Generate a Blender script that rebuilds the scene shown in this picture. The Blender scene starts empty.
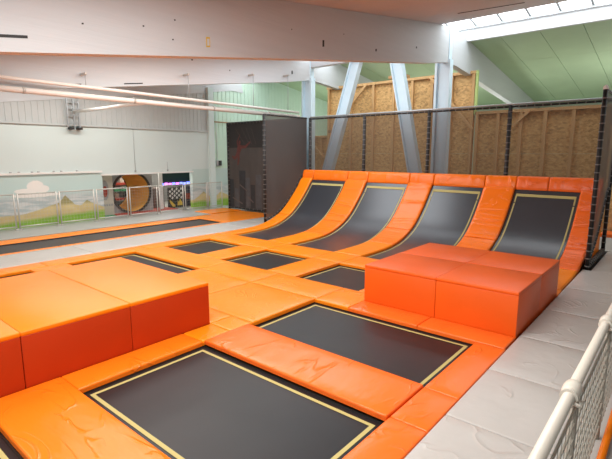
import bpy, bmesh, math, random
from mathutils import Vector
random.seed(7)
S = bpy.context.scene
COL = S.collection

# ------------------------------------------------------------------ materials
def new_mat(name):
    m = bpy.data.materials.new(name); m.use_nodes = True
    nt = m.node_tree; b = nt.nodes['Principled BSDF']
    return m, nt, b

def srgb(r, g, b):
    f = lambda c: (c/255/12.92) if c/255 <= 0.04045 else ((c/255+0.055)/1.055)**2.4
    return (f(r), f(g), f(b), 1)

def plain(name, col, rough=0.5, metal=0.0, bump=0.0, bscale=30, var=0.0, vscale=3, spec=0.5, stretch=(1, 1, 1), coat=0.0):
    m, nt, b = new_mat(name)
    b.inputs['Base Color'].default_value = col
    b.inputs['Roughness'].default_value = rough
    b.inputs['Metallic'].default_value = metal
    b.inputs['Specular IOR Level'].default_value = spec
    if coat: b.inputs['Coat Weight'].default_value = coat; b.inputs['Coat Roughness'].default_value = 0.15
    if bump or var:
        tc = nt.nodes.new('ShaderNodeTexCoord'); mp = nt.nodes.new('ShaderNodeMapping')
        nt.links.new(tc.outputs['Object'], mp.inputs['Vector']); mp.inputs['Scale'].default_value = stretch
    if bump:
        n = nt.nodes.new('ShaderNodeTexNoise'); n.inputs['Scale'].default_value = bscale; n.inputs['Detail'].default_value = 3
        nt.links.new(mp.outputs[0], n.inputs['Vector'])
        bp = nt.nodes.new('ShaderNodeBump'); bp.inputs['Strength'].default_value = bump; bp.inputs['Distance'].default_value = 0.02
        nt.links.new(n.outputs['Fac'], bp.inputs['Height']); nt.links.new(bp.outputs[0], b.inputs['Normal'])
    if var:
        n = nt.nodes.new('ShaderNodeTexNoise'); n.inputs['Scale'].default_value = vscale; n.inputs['Detail'].default_value = 5
        nt.links.new(mp.outputs[0], n.inputs['Vector'])
        mx = nt.nodes.new('ShaderNodeMix'); mx.data_type = 'RGBA'
        mx.inputs['A'].default_value = tuple(c*(1-var) for c in col[:3])+(1,)
        mx.inputs['B'].default_value = tuple(min(1, c*(1+var)) for c in col[:3])+(1,)
        nt.links.new(n.outputs['Fac'], mx.inputs['Factor']); nt.links.new(mx.outputs['Result'], b.inputs['Base Color'])
    return m

def vinyl(name, col, wr=0.5, sx=1.0, sy=1.0, rough=0.28, scale=2.2):
    """glossy tarpaulin vinyl: soft creases made with warped noise"""
    m, nt, b = new_mat(name)
    b.inputs['Roughness'].default_value = rough
    b.inputs['Specular IOR Level'].default_value = 0.34
    tc = nt.nodes.new('ShaderNodeTexCoord'); mp = nt.nodes.new('ShaderNodeMapping')
    nt.links.new(tc.outputs['Object'], mp.inputs['Vector']); mp.inputs['Scale'].default_value = (sx, sy, 1)
    oi = nt.nodes.new('ShaderNodeObjectInfo'); av = nt.nodes.new('ShaderNodeVectorMath'); av.operation = 'ADD'
    mr = nt.nodes.new('ShaderNodeMath'); mr.operation = 'MULTIPLY'; mr.inputs[1].default_value = 37
    nt.links.new(oi.outputs['Random'], mr.inputs[0])
    nt.links.new(mp.outputs[0], av.inputs[0]); nt.links.new(mr.outputs[0], av.inputs[1])
    n = nt.nodes.new('ShaderNodeTexNoise'); n.inputs['Scale'].default_value = scale; n.inputs['Detail'].default_value = 2
    n.inputs['Distortion'].default_value = 1.2
    nt.links.new(av.outputs[0], n.inputs['Vector'])
    # sparse sharp creases: thin ridges of one noise, kept only where a second noise is high, on top of soft waves
    def mth(op, x, y=None, cl=False):
        k = nt.nodes.new('ShaderNodeMath'); k.operation = op; k.use_clamp = cl
        for i, z in enumerate((x, y)):
            if z is None: continue
            if isinstance(z, (int, float)): k.inputs[i].default_value = z
            else: nt.links.new(z, k.inputs[i])
        return k.outputs[0]
    ridge = mth('SUBTRACT', 1.0, mth('MULTIPLY', mth('ABSOLUTE', mth('SUBTRACT', n.outputs['Fac'], 0.5)), 22.0), True)
    ridge = mth('MULTIPLY', ridge, ridge)
    nm = nt.nodes.new('ShaderNodeTexNoise'); nm.inputs['Scale'].default_value = 2.6; nm.inputs['Detail'].default_value = 1
    nt.links.new(av.outputs[0], nm.inputs['Vector'])
    mask = mth('MULTIPLY', mth('SUBTRACT', nm.outputs['Fac'], 0.46), 7.0, True)
    nw = nt.nodes.new('ShaderNodeTexNoise'); nw.inputs['Scale'].default_value = 5.0; nw.inputs['Detail'].default_value = 2
    nt.links.new(av.outputs[0], nw.inputs['Vector'])
    q = nt.nodes.new('ShaderNodeMath'); q.operation = 'ADD'
    nt.links.new(mth('MULTIPLY', mth('MULTIPLY', ridge, mask), 0.7), q.inputs[0]); nt.links.new(mth('MULTIPLY', nw.outputs['Fac'], 0.55), q.inputs[1])
    bp = nt.nodes.new('ShaderNodeBump'); bp.inputs['Strength'].default_value = wr; bp.inputs['Distance'].default_value = 0.03
    nt.links.new(q.outputs[0], bp.inputs['Height']); nt.links.new(bp.outputs[0], b.inputs['Normal'])
    n2 = nt.nodes.new('ShaderNodeTexNoise'); n2.inputs['Scale'].default_value = 1.5; n2.inputs['Detail'].default_value = 4
    nt.links.new(av.outputs[0], n2.inputs['Vector'])
    mx = nt.nodes.new('ShaderNodeMix'); mx.data_type = 'RGBA'
    mx.inputs['A'].default_value = tuple(c*0.9 for c in col[:3])+(1,)
    mx.inputs['B'].default_value = tuple(min(1, c*1.1) for c in col[:3])+(1,)
    nt.links.new(n2.outputs['Fac'], mx.inputs['Factor']); nt.links.new(mx.outputs['Result'], b.inputs['Base Color'])
    return m

def netting(name, col, opacity, cell=0.0):
    m, nt, b = new_mat(name)
    b.inputs['Base Color'].default_value = col; b.inputs['Roughness'].default_value = 0.8
    b.inputs['Specular IOR Level'].default_value = 0.1
    tr = nt.nodes.new('ShaderNodeBsdfTransparent'); mx = nt.nodes.new('ShaderNodeMixShader')
    out = nt.nodes['Material Output']
    mx.inputs[0].default_value = opacity
    nt.links.new(tr.outputs[0], mx.inputs[1]); nt.links.new(b.outputs[0], mx.inputs[2]); nt.links.new(mx.outputs[0], out.inputs['Surface'])
    return m

def emis(name, col, st):
    m, nt, b = new_mat(name)
    b.inputs['Base Color'].default_value = col
    b.inputs['Emission Color'].default_value = col; b.inputs['Emission Strength'].default_value = st
    return m

M = {}
M['orange'] = vinyl('orange_vinyl', (0.93, 0.245, 0.006, 1), 0.3)
M['orange_creased'] = vinyl('orange_vinyl_creased', (0.92, 0.185, 0.007, 1), 0.42, sx=0.6, sy=1.5, scale=1.6)
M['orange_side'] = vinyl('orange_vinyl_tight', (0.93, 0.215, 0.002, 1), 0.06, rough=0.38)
M['red_side_shaded'] = vinyl('shaded_red_orange_vinyl', (0.46, 0.036, 0.003, 1), 0.06, rough=0.45)  # redder body vinyl, base darkened further to hold the shade on the left blocks
M['red_orange'] = vinyl('red_orange_vinyl', (0.80, 0.115, 0.008, 1), 0.08, rough=0.36)
M['red_pad'] = vinyl('red_orange_pad_vinyl', (0.88, 0.15, 0.018, 1), 0.6, sx=0.8, sy=2.5, scale=3.0)
M['orange_salmon'] = vinyl('salmon_orange_vinyl_creased', (0.88, 0.150, 0.016, 1), 0.42, sx=1.3, sy=0.6, rough=0.28, scale=1.6)  # redder tone for the right-hand floor pads
M['grey_vinyl'] = vinyl('grey_vinyl', (0.46, 0.445, 0.42, 1), 0.38, rough=0.34, scale=1.3)
M['seam_grey'] = plain('grey_seam', (0.10, 0.095, 0.09, 1), 0.7)
M['bed'] = plain('trampoline_fabric', (0.012, 0.0125, 0.014, 1), 0.40, var=0.4, vscale=2.0, spec=0.32)
M['ramp_bed'] = plain('ramp_fabric', (0.030, 0.034, 0.042, 1), 0.30, var=0.2, vscale=2.0, spec=0.8)
M['black'] = plain('black_steel', (0.012, 0.011, 0.010, 1), 0.5)
M['stripe'] = plain('yellow_webbing', (0.45, 0.385, 0.14, 1), 0.7)
M['concrete'] = plain('grey_floor_paint', (0.36, 0.37, 0.35, 1), 0.45, var=0.08)
M['pit'] = plain('dark_pit', (0.02, 0.018, 0.016, 1), 0.9)
M['beam'] = plain('white_painted_glulam', (0.60, 0.63, 0.645, 1), 0.55, var=0.06, vscale=1.5, bump=0.25, bscale=4, stretch=(1, 0.25, 6))
M['ceiling'] = plain('pale_ceiling_panel', (0.62, 0.63, 0.67, 1), 0.75, var=0.05, vscale=1)
M['green_roof'] = plain('green_roof_panel', (0.42, 0.56, 0.36, 1), 0.7, var=0.12, vscale=0.8)
M['wall'] = plain('pale_wall_panel', (0.60, 0.69, 0.67, 1), 0.6, var=0.04, vscale=0.7)
M['mint'] = plain('mint_wall_panel', (0.55, 0.72, 0.60, 1), 0.6, var=0.05)
M['corr'] = plain('corrugated_sheet', (0.50, 0.53, 0.52, 1), 0.5, var=0.06)
M['steel_white'] = plain('pale_blue_painted_steel', (0.70, 0.87, 0.97, 1), 0.4, var=0.05, vscale=4)
M['steel_grey'] = plain('galvanised_steel', (0.42, 0.45, 0.46, 1), 0.4, metal=0.4)
M['pipe'] = plain('cream_painted_pipe', (0.80, 0.76, 0.70, 1), 0.35)
M['railwhite'] = plain('off_white_rail_paint', (0.64, 0.61, 0.53, 1), 0.35, var=0.06, vscale=9)
M['meshsteel'] = plain('grey_beige_mesh_steel', (0.34, 0.32, 0.27, 1), 0.5, metal=0.2)
M['silver'] = plain('silver_fence_steel', (0.52, 0.50, 0.46, 1), 0.4, metal=0.3)
M['timber'] = plain('pine_timber', (0.60, 0.36, 0.155, 1), 0.65, var=0.12, vscale=6, stretch=(6, 6, 0.6))
M['woodblock'] = plain('brown_timber', (0.36, 0.22, 0.11, 1), 0.65, var=0.1)
M['net'] = netting('brown_grey_netting', (0.085, 0.062, 0.048, 1), 0.60)
M['net_dark'] = netting('dense_grey_netting', (0.10, 0.093, 0.088, 1), 0.80)
M['net_light'] = netting('fine_silver_mesh', (0.40, 0.40, 0.37, 1), 0.13)
M['tie'] = plain('pale_cable_tie', (0.16, 0.15, 0.14, 1), 0.5)
M['lace'] = plain('black_cover', (0.012, 0.011, 0.011, 1), 0.6)
M['glazing'] = emis('skylight_glazing', (0.93, 0.97, 1.0, 1), 3.4)
M['limewood'] = plain('light_green_wood_edge', (0.50, 0.62, 0.22, 1), 0.6)
M['barrelwood'] = plain('golden_bent_plywood', (0.85, 0.46, 0.08, 1), 0.4, var=0.15, vscale=4, stretch=(0.7, 3, 3))
M['dark_rim'] = plain('dark_rubber_rim', (0.04, 0.03, 0.025, 1), 0.6)
M['redmat'] = plain('dark_red_mat', (0.34, 0.05, 0.03, 1), 0.5)
M['greenplastic'] = plain('green_plastic', (0.04, 0.22, 0.10, 1), 0.5)
M['darkgreen'] = plain('dark_green_board', (0.006, 0.035, 0.030, 1), 0.6)
M['beige'] = plain('beige_panel', (0.50, 0.46, 0.38, 1), 0.6)
M['greypanel'] = plain('grey_panel', (0.30, 0.30, 0.29, 1), 0.6)
M['white'] = plain('white_paint', (0.75, 0.75, 0.72, 1), 0.5)
M['yellow'] = plain('golden_yellow', (0.72, 0.50, 0.06, 1), 0.5)
M['blackprint'] = plain('black_print', (0.02, 0.02, 0.02, 1), 0.6)
M['blue_lamp'] = emis('blue_light_strip', (0.15, 0.2, 1.0, 1), 2.2)
M['violet_lamp'] = emis('violet_light_strip', (0.75, 0.2, 0.9, 1), 1.8)
M['print_bg'] = plain('banner_dusk_print', (0.055, 0.047, 0.043, 1), 0.6, var=0.5, vscale=1.6, stretch=(1.5, 1, 0.5))
M['print_sky'] = plain('banner_night_print', (0.016, 0.014, 0.014, 1), 0.6, var=0.3)
M['print_tower'] = plain('banner_tower_print', (0.020, 0.021, 0.025, 1), 0.6, var=0.4, vscale=5)
M['print_tower2'] = plain('banner_pale_tower_print', (0.06, 0.062, 0.068, 1), 0.6, var=0.5, vscale=5)
M['print_ray'] = plain('banner_ray_print', (0.09, 0.07, 0.065, 1), 0.6)
M['print_red'] = plain('banner_red_print', (0.10, 0.022, 0.018, 1), 0.6, var=0.5, vscale=9)

def osb():
    m, nt, b = new_mat('oriented_strand_board')
    b.inputs['Roughness'].default_value = 0.65
    tc = nt.nodes.new('ShaderNodeTexCoord'); mp = nt.nodes.new('ShaderNodeMapping')
    nt.links.new(tc.outputs['Object'], mp.inputs['Vector']); mp.inputs['Scale'].default_value = (1, 1, 1.7)
    v = nt.nodes.new('ShaderNodeTexVoronoi'); v.inputs['Scale'].default_value = 11
    nz = nt.nodes.new('ShaderNodeTexNoise'); nz.inputs['Scale'].default_value = 5; nz.inputs['Detail'].default_value = 6; nz.inputs['Distortion'].default_value = 2.0
    nt.links.new(mp.outputs[0], v.inputs['Vector']); nt.links.new(mp.outputs[0], nz.inputs['Vector'])
    bw = nt.nodes.new('ShaderNodeRGBToBW'); nt.links.new(v.outputs['Color'], bw.inputs[0])
    ad = nt.nodes.new('ShaderNodeMath'); ad.operation = 'MULTIPLY_ADD'; ad.inputs[1].default_value = 0.45; 
    m2 = nt.nodes.new('ShaderNodeMath'); m2.operation = 'MULTIPLY'; m2.inputs[1].default_value = 0.62
    nt.links.new(nz.outputs['Fac'], m2.inputs[0]); nt.links.new(bw.outputs[0], ad.inputs[0]); nt.links.new(m2.outputs[0], ad.inputs[2])
    cr = nt.nodes.new('ShaderNodeValToRGB')
    cr.color_ramp.elements[0].position = 0.25; cr.color_ramp.elements[0].color = (0.34, 0.19, 0.07, 1)
    cr.color_ramp.elements[1].position = 0.80; cr.color_ramp.elements[1].color = (0.78, 0.50, 0.21, 1)
    e = cr.color_ramp.elements.new(0.5); e.color = (0.60, 0.35, 0.13, 1)
    nt.links.new(ad.outputs[0], cr.inputs[0]); nt.links.new(cr.outputs[0], b.inputs['Base Color'])
    return m
M['osb'] = osb()

def mural():
    """painted landscape: pale sky, white cloud, sand dunes, green grass (object space: Y along the wall, Z up)"""
    m, nt, b = new_mat('painted_dune_mural')
    b.inputs['Roughness'].default_value = 0.55
    L = nt.links.new; N = nt.nodes.new
    tc = N('ShaderNodeTexCoord'); sp = N('ShaderNodeSeparateXYZ'); L(tc.outputs['Object'], sp.inputs[0])
    Y, Z = sp.outputs['Y'], sp.outputs['Z']
    def math_(op, a, c=None, clamp=False):
        n = N('ShaderNodeMath'); n.operation = op; n.use_clamp = clamp
        for i, x in enumerate((a, c)):
            if x is None: continue
            if isinstance(x, (int, float)): n.inputs[i].default_value = x
            else: L(x, n.inputs[i])
        return n.outputs[0]
    def curve(points, lo, hi):
        t = math_('DIVIDE', math_('SUBTRACT', Y, lo), hi-lo, True)
        fc = N('ShaderNodeFloatCurve'); cm = fc.mapping; c = cm.curves[0]
        pts = [((y-lo)/(hi-lo), z/2.0) for y, z in points]
        c.points[0].location = pts[0]; c.points[1].location = pts[-1]
        for p in pts[1:-1]: c.points.new(*p)
        for p in c.points: p.handle_type = 'VECTOR'
        cm.update(); L(t, fc.inputs['Value'])
        return math_('MULTIPLY', fc.outputs[0], 2.0)
    nz = N('ShaderNodeTexNoise'); nz.inputs['Scale'].default_value = 3.0; nz.inputs['Detail'].default_value = 5; L(tc.outputs['Object'], nz.inputs['Vector'])
    wob = math_('MULTIPLY', math_('SUBTRACT', nz.outputs['Fac'], 0.5), 0.10)
    dune = curve([(3, .42), (4.9, .46), (5.5, .45), (6.2, .62), (6.75, .78), (6.95, 1.03), (7.27, .66), (7.5, .62), (7.72, .80), (8.0, .62), (8.4, .48), (9, .4), (12.3, .38), (12.6, .45), (13.1, .78), (13.4, .55), (13.8, .5), (14.1, .72), (14.6, .5), (16, .5)], 3, 16)
    grass = curve([(3, .24), (5, .25), (6.7, .36), (8.2, .40), (12.4, .35), (13.1, .40), (13.6, .3), (14.1, .42), (16, .3)], 3, 16)
    def mask(h, soft):
        d = math_('DIVIDE', math_('SUBTRACT', math_('ADD', h, wob), Z), soft, True)
        return d
    def mix(f, a, c):
        n = N('ShaderNodeMix'); n.data_type = 'RGBA'
        L(f, n.inputs['Factor'])
        for k, x in (('A', a), ('B', c)):
            if isinstance(x, tuple): n.inputs[k].default_value = x
            else: L(x, n.inputs[k])
        return n.outputs['Result']
    sky = (0.50, 0.63, 0.60, 1)
    mp = N('ShaderNodeMapping'); mp.inputs['Scale'].default_value = (1, 0.7, 4); L(tc.outputs['Object'], mp.inputs['Vector'])
    n2 = N('ShaderNodeTexNoise'); n2.inputs['Scale'].default_value = 2.2; n2.inputs['Detail'].default_value = 4; L(mp.outputs[0], n2.inputs['Vector'])
    lowsky = math_('DIVIDE', math_('SUBTRACT', 1.15, Z), 0.25, True)
    streak = math_('MULTIPLY', math_('MULTIPLY', math_('SUBTRACT', n2.outputs['Fac'], 0.42), 6, True), lowsky)
    c0 = mix(lowsky, sky, (0.40, 0.48, 0.49, 1))
    c1 = mix(math_('MULTIPLY', streak, 0.75), c0, (0.68, 0.68, 0.66, 1))
    def blob(cy, cz, ry, rz):
        dy = math_('DIVIDE', math_('SUBTRACT', Y, cy), ry); dz = math_('DIVIDE', math_('SUBTRACT', Z, cz), rz)
        d = math_('ADD', math_('MULTIPLY', dy, dy), math_('MULTIPLY', dz, dz))
        d = math_('ADD', d, math_('MULTIPLY', wob, 14))
        return math_('MULTIPLY', math_('SUBTRACT', 1.0, d), 4, True)
    cl = math_('MAXIMUM', blob(6.0, 1.36, .30, .23), math_('MAXIMUM', blob(5.7, 1.22, .42, .10), blob(6.2, 1.28, .28, .14)))
    cl = math_('MAXIMUM', cl, blob(6.0, 1.08, .8, .09))
    c2 = mix(cl, c1, (0.80, 0.77, 0.72, 1))
    sand = mix(nz.outputs['Fac'], (0.50, 0.38, 0.16, 1), (0.72, 0.62, 0.34, 1))
    peak = math_('DIVIDE', math_('SUBTRACT', Z, 0.62), 0.12, True)
    sand = mix(math_('MULTIPLY', peak, 0.8), sand, (0.25, 0.24, 0.10, 1))
    c3 = mix(mask(dune, 0.03), c2, sand)
    gr = mix(nz.outputs['Fac'], (0.16, 0.36, 0.03, 1), (0.34, 0.55, 0.08, 1))
    c4 = mix(mask(grass, 0.12), c3, gr)
    L(c4, b.inputs['Base Color'])
    return m
M['mural'] = mural()

# ------------------------------------------------------------------ mesh helpers
class MB:
    def __init__(s): s.v = []; s.f = []; s.m = []; s.sm = []
    def quad(s, pts, mi=0, smooth=False):
        i = len(s.v); s.v += [tuple(p) for p in pts]; s.f.append(tuple(range(i, i+len(pts)))); s.m.append(mi); s.sm.append(smooth)
    def box(s, a, b, mi=0, c=0.0):
        x0, y0, z0 = a; x1, y1, z1 = b
        if c <= 0:
            i = len(s.v)
            s.v += [(x0, y0, z0), (x1, y0, z0), (x1, y1, z0), (x0, y1, z0), (x0, y0, z1), (x1, y0, z1), (x1, y1, z1), (x0, y1, z1)]
            for f in ((0, 3, 2, 1), (4, 5, 6, 7), (0, 1, 5, 4), (1, 2, 6, 5), (2, 3, 7, 6), (3, 0, 4, 7)):
                s.f.append(tuple(i+k for k in f)); s.m.append(mi); s.sm.append(False)
        else:
            bm = bmesh.new()
            vs = [bm.verts.new(p) for p in [(x0, y0, z0), (x1, y0, z0), (x1, y1, z0), (x0, y1, z0), (x0, y0, z1), (x1, y0, z1), (x1, y1, z1), (x0, y1, z1)]]
            for f in ((0, 3, 2, 1), (4, 5, 6, 7), (0, 1, 5, 4), (1, 2, 6, 5), (2, 3, 7, 6), (3, 0, 4, 7)): bm.faces.new([vs[k] for k in f])
            bmesh.ops.bevel(bm, geom=bm.edges[:], offset=c, segments=3, affect='EDGES', profile=0.5)
            s.add_bm(bm, mi, True)
    def add_bm(s, bm, mi=0, smooth=False):
        bm.verts.index_update(); i = len(s.v)
        s.v += [tuple(v.co) for v in bm.verts]
        for f in bm.faces: s.f.append(tuple(i+v.index for v in f.verts)); s.m.append(mi); s.sm.append(smooth)
        bm.free()
    def tube(s, pts, r, n=10, mi=0, cap=True):
        pts = [Vector(p) for p in pts]; rings = []
        up = Vector((0, 0, 1))
        d0 = (pts[1]-pts[0]).normalized()
        if abs(d0.z) > 0.9: up = Vector((1, 0, 0))
        for k, p in enumerate(pts):
            d = (pts[min(k+1, len(pts)-1)]-pts[max(k-1, 0)]).normalized()
            a = d.cross(up).normalized(); b = a.cross(d).normalized()
            i = len(s.v); rr = r[k] if isinstance(r, (list, tuple)) else r
            for j in range(n):
                t = 2*math.pi*j/n
                s.v.append(tuple(p+a*math.cos(t)*rr+b*math.sin(t)*rr))
            rings.append(i)
        for k in range(len(rings)-1):
            for j in range(n):
                s.f.append((rings[k]+j, rings[k]+(j+1) % n, rings[k+1]+(j+1) % n, rings[k+1]+j)); s.m.append(mi); s.sm.append(True)
        if cap:
            s.f.append(tuple(rings[0]+j for j in reversed(range(n)))); s.m.append(mi); s.sm.append(False)
            s.f.append(tuple(rings[-1]+j for j in range(n))); s.m.append(mi); s.sm.append(False)
    def prism_x(s, poly, x0, x1, mi=0):
        """polygon of (y, z) extruded along x"""
        n = len(poly); i = len(s.v)
        s.v += [(x0, y, z) for y, z in poly]+[(x1, y, z) for y, z in poly]
        s.f.append(tuple(i+k for k in range(n))); s.m.append(mi); s.sm.append(False)
        s.f.append(tuple(i+n+k for k in reversed(range(n)))); s.m.append(mi); s.sm.append(False)
        for k in range(n):
            s.f.append((i+k, i+n+k, i+n+(k+1) % n, i+(k+1) % n)); s.m.append(mi); s.sm.append(False)
    def bar(s, p, q, w, t, side, mi=0):
        """rectangular bar from p to q; w across `side`-perpendicular, t along side"""
        p = Vector(p); q = Vector(q); d = (q-p).normalized(); sd = Vector(side).normalized()
        a = d.cross(sd).normalized()*w/2; b = sd*t/2
        i = len(s.v)
        for c in (p, q):
            for u in (-a-b, a-b, a+b, -a+b): s.v.append(tuple(c+u))
        for f in ((0, 3, 2, 1), (4, 5, 6, 7), (0, 1, 5, 4), (1, 2, 6, 5), (2, 3, 7, 6), (3, 0, 4, 7)):
            s.f.append(tuple(i+k for k in f)); s.m.append(mi); s.sm.append(False)
    def build(s, name, mats, parent=None, origin=None):
        if not isinstance(mats, (list, tuple)): mats = [mats]
        xs = [v[0] for v in s.v]; ys = [v[1] for v in s.v]; zs = [v[2] for v in s.v]
        if origin is None: origin = ((min(xs)+max(xs))/2, (min(ys)+max(ys))/2, min(zs))
        if parent is not None: origin = WORLD[parent.name]
        me = bpy.data.meshes.new(name)
        me.from_pydata([(x-origin[0], y-origin[1], z-origin[2]) for x, y, z in s.v], [], s.f)
        for m in mats: me.materials.append(m)
        for p, mi, sm in zip(me.polygons, s.m, s.sm): p.material_index = mi; p.use_smooth = sm
        bm = bmesh.new(); bm.from_mesh(me); bmesh.ops.recalc_face_normals(bm, faces=bm.faces); bm.to_mesh(me); bm.free()
        o = bpy.data.objects.new(name, me); COL.objects.link(o)
        if parent is not None: o.parent = parent; WORLD[o.name] = origin
        else: o.location = origin; WORLD[o.name] = origin
        return o
WORLD = {}
def empty(name, loc, label=None, cat=None, group=None, kind=None):
    o = bpy.data.objects.new(name, None); COL.objects.link(o); o.location = loc; WORLD[o.name] = tuple(loc)
    o.empty_display_size = 0.2
    tag(o, label, cat, group, kind); return o
def tag(o, label=None, cat=None, group=None, kind=None):
    if label: o['label'] = label
    if cat: o['category'] = cat
    if group: o['group'] = group
    if kind: o['kind'] = kind
    return o
def struct(o, label=None, cat=None):
    o['kind'] = 'structure'
    if label: o['label'] = label
    if cat: o['category'] = cat
    return o
def copy_tree(o, parent=None):
    c = o.copy(); COL.objects.link(c)
    if parent is not None: c.parent = parent
    for ch in list(o.children): copy_tree(ch, c)
    return c

# ------------------------------------------------------------------ setting: floor
FZ = -0.16
f = MB()
f.box((-17.3, -4, -0.4), (4.5, 27, FZ), 1)                       # sunken bay under the trampolines
f.box((-22.0, -4, -0.4), (-15.15, 27, 0.0), 0)                   # concourse along the mural wall
f.box((-0.62, -4, -0.4), (4.5, 27, -0.01), 0)                    # walkway beyond the railing
f.box((-15.15, 13.9, -0.4), (-0.62, 27, 0.0), 0)
struct(f.build('floor', [M['concrete'], M['pit']], origin=(0, 0, 0)), 'grey painted floor of the hall', 'floor')

# ------------------------------------------------------------------ pads
def rect_pad(name, u0, u1, v0, v1, mat, label, cat='pad', z=0.0, th=0.075, puff=0.012, group=None, gap=0.004, r=0.020):
    u0 += gap; u1 -= gap; v0 += gap; v1 -= gap
    def axis(a, b):
        L = b-a; n = max(6, int(L/0.12)); pts = [0, .15*r, .5*r, r]
        mid = [r+(L-2*r)*k/n for k in range(1, n)]
        return [a+x for x in pts+mid+[L-r, L-.5*r, L-.15*r, L]]
    X = axis(u0, u1); Y = axis(v0, v1); mb = MB()
    def edge(d): return 0 if d >= r else (1-math.sqrt(max(0, 1-((r-d)/r)**2)))*r
    ph = random.random()*6
    def Z(x, y):
        dx = min(x-u0, u1-x); dy = min(y-v0, v1-y)
        p = min(1, dx/0.22)*min(1, dy/0.22)
        wob = 0.004*math.sin(5*x+ph)*math.sin(4*y+1.7*ph)
        return z-edge(dx)-edge(dy)+puff*(p-1)+wob*p
    nx, ny = len(X), len(Y)
    for y in Y:
        for x in X: mb.v.append((x, y, Z(x, y)))
    for j in range(ny-1):
        for i in range(nx-1):
            mb.f.append((j*nx+i, j*nx+i+1, (j+1)*nx+i+1, (j+1)*nx+i)); mb.m.append(0); mb.sm.append(True)
    # skirt
    ring = [(i, 0) for i in range(nx)]+[(nx-1, j) for j in range(1, ny)]+[(i, ny-1) for i in range(nx-2, -1, -1)]+[(0, j) for j in range(ny-2, 0, -1)]
    k0 = len(mb.v)
    for (i, j) in ring: x, y, zz = mb.v[j*nx+i]; mb.v.append((x, y, z-th))
    n = len(ring)
    for k in range(n):
        a = ring[k]; b = ring[(k+1) % n]
        mb.f.append((a[1]*nx+a[0], k0+k, k0+(k+1) % n, b[1]*nx+b[0])); mb.m.append(0); mb.sm.append(False)
    mb.f.append(tuple(k0+k for k in range(n))); mb.m.append(0); mb.sm.append(False)
    o = mb.build(name, mat)
    return tag(o, label, cat, group)

A0, A1, B0, B1, C0, C1, D0, D1 = -10.85, -9.29, -8.43, -6.87, -6.04, -4.48, -3.63, -2.06
ED = -1.58; WL = -11.43
O, OC, OS = M['orange'], M['orange_creased'], M['orange_salmon']
G = 'orange floor pads between the trampolines'
P = [
 # left edge strip by the long grey walkway
 (WL, A0, -0.6, 1.9, O, 'narrow orange edge pad beside the grey walkway, nearest the camera at the far left'),
 (WL, A0, 1.9, 3.9, O, 'narrow orange edge pad beside the grey walkway at the left picture edge'),
 (WL, A0, 3.9, 6.4, O, 'narrow orange edge pad between the grey walkway and the trampoline behind the left block'),
 (WL, A0, 6.4, 9.0, O, 'narrow orange edge pad beside the grey walkway and the farthest left floor trampoline'),
 # around the two wide left trampolines
 (A0, -8.08, 3.51, 4.29, O, 'orange pad between the two wide trampolines behind the left block'),
 (A0, -8.08, 5.99, 6.85, O, 'orange pad between the wide back left trampoline and the farthest left square one'),
 (-8.08, -7.87, 1.0, 4.04, O, 'narrow orange strip pad along the back of the left foam block'),
 # central mats
 (-8.08, -6.44, 4.04, 5.99, O, 'large smooth orange mat behind the right end of the left block'),
 (-6.44, -4.80, 4.48, 5.99, O, 'large creased orange mat left of the middle wide trampoline'),
 (-6.44, -5.26, 4.04, 4.48, O, 'small rumpled orange pad at the right corner of the left block'),
 (-8.08, -6.44, 5.99, 6.85, O, 'orange pad in front of the middle square trampoline'),
 (-6.44, -4.80, 5.99, 6.85, O, 'orange pad in front of the square trampoline left of the right block'),
 (-4.80, -4.09, 5.96, 6.85, O, 'orange pad at the near left corner of the right foam block'),
 (-4.09, -2.85, 5.96, 6.44, OS, 'orange pad below the left half of the right foam block front'),
 (-2.85, -1.60, 5.96, 6.44, OS, 'orange pad below the right half of the right foam block front'),
 # between the row of square trampolines
 (A1, B0, 6.85, 8.42, O, 'orange pad between the farthest left and the middle square trampolines'),
 (B1, C0, 6.85, 8.42, O, 'orange pad right of the middle square trampoline'),
 (C1, -4.09, 6.85, 8.42, O, 'narrow orange pad along the left side of the right foam block'),
 (A0, A1, 8.42, 9.31, O, 'orange pad below the leftmost curved trampoline'),
 (A1, B0, 8.42, 9.31, O, 'orange joining pad at the foot between first and second curved trampolines'),
 (B0, B1, 8.42, 9.31, O, 'orange pad below the second curved trampoline from the left'),
 (B1, C0, 8.42, 9.31, O, 'orange joining pad at the foot between second and third curved trampolines'),
 (C0, -4.09, 8.42, 9.31, O, 'orange pad below the third curved trampoline, left of the right block'),
 (-4.09, ED, 8.99, 9.31, O, 'orange pad behind the right foam block below the rightmost curved trampoline'),
 # wide trampolines at the front
 (-5.26, -4.80, 1.9, 3.55, OC, 'narrow orange pad between the left block and the front wide trampoline'),
 (-5.26, -4.80, 3.55, 4.04, O, 'short orange pad at the far left corner of the front wide trampoline'),
 (-5.26, -4.80, 4.04, 4.48, O, 'short orange pad left of the seam between the two wide front trampolines'),
 (-4.80, -1.98, 3.57, 4.38, OS, 'long orange pad separating the front wide trampoline from the middle one'),
 (-5.26, -1.98, 1.13, 1.91, OC, 'orange pad in the bottom left corner in front of the left block'),
 (-1.98, ED, -0.6, 1.9, OC, 'orange edge pad beside the grey walkway below the picture frame'),
 (-1.98, ED, 1.9, 3.62, OS, 'orange edge pad at the bottom, right of the front wide trampoline'),
 (-1.98, ED, 3.62, 4.36, OS, 'short creased orange corner pad beside the grey walkway, between the two wide trampolines'),
 (-1.98, ED, 4.36, 5.96, OS, 'orange edge pad right of the middle wide trampoline, beside the grey walkway'),
]
for (u0, u1, v0, v1, m, lab) in P:
    if u0 > -2 and v1 < 2: continue          # outside the frame
    if u0 == WL and v0 < 0: continue
    rect_pad('floor_pad', u0, u1, v0, v1, m, lab, 'floor pad', group=G, z=(0.02 if (v0, v1) == (3.57, 4.38) else 0.0))

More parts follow.
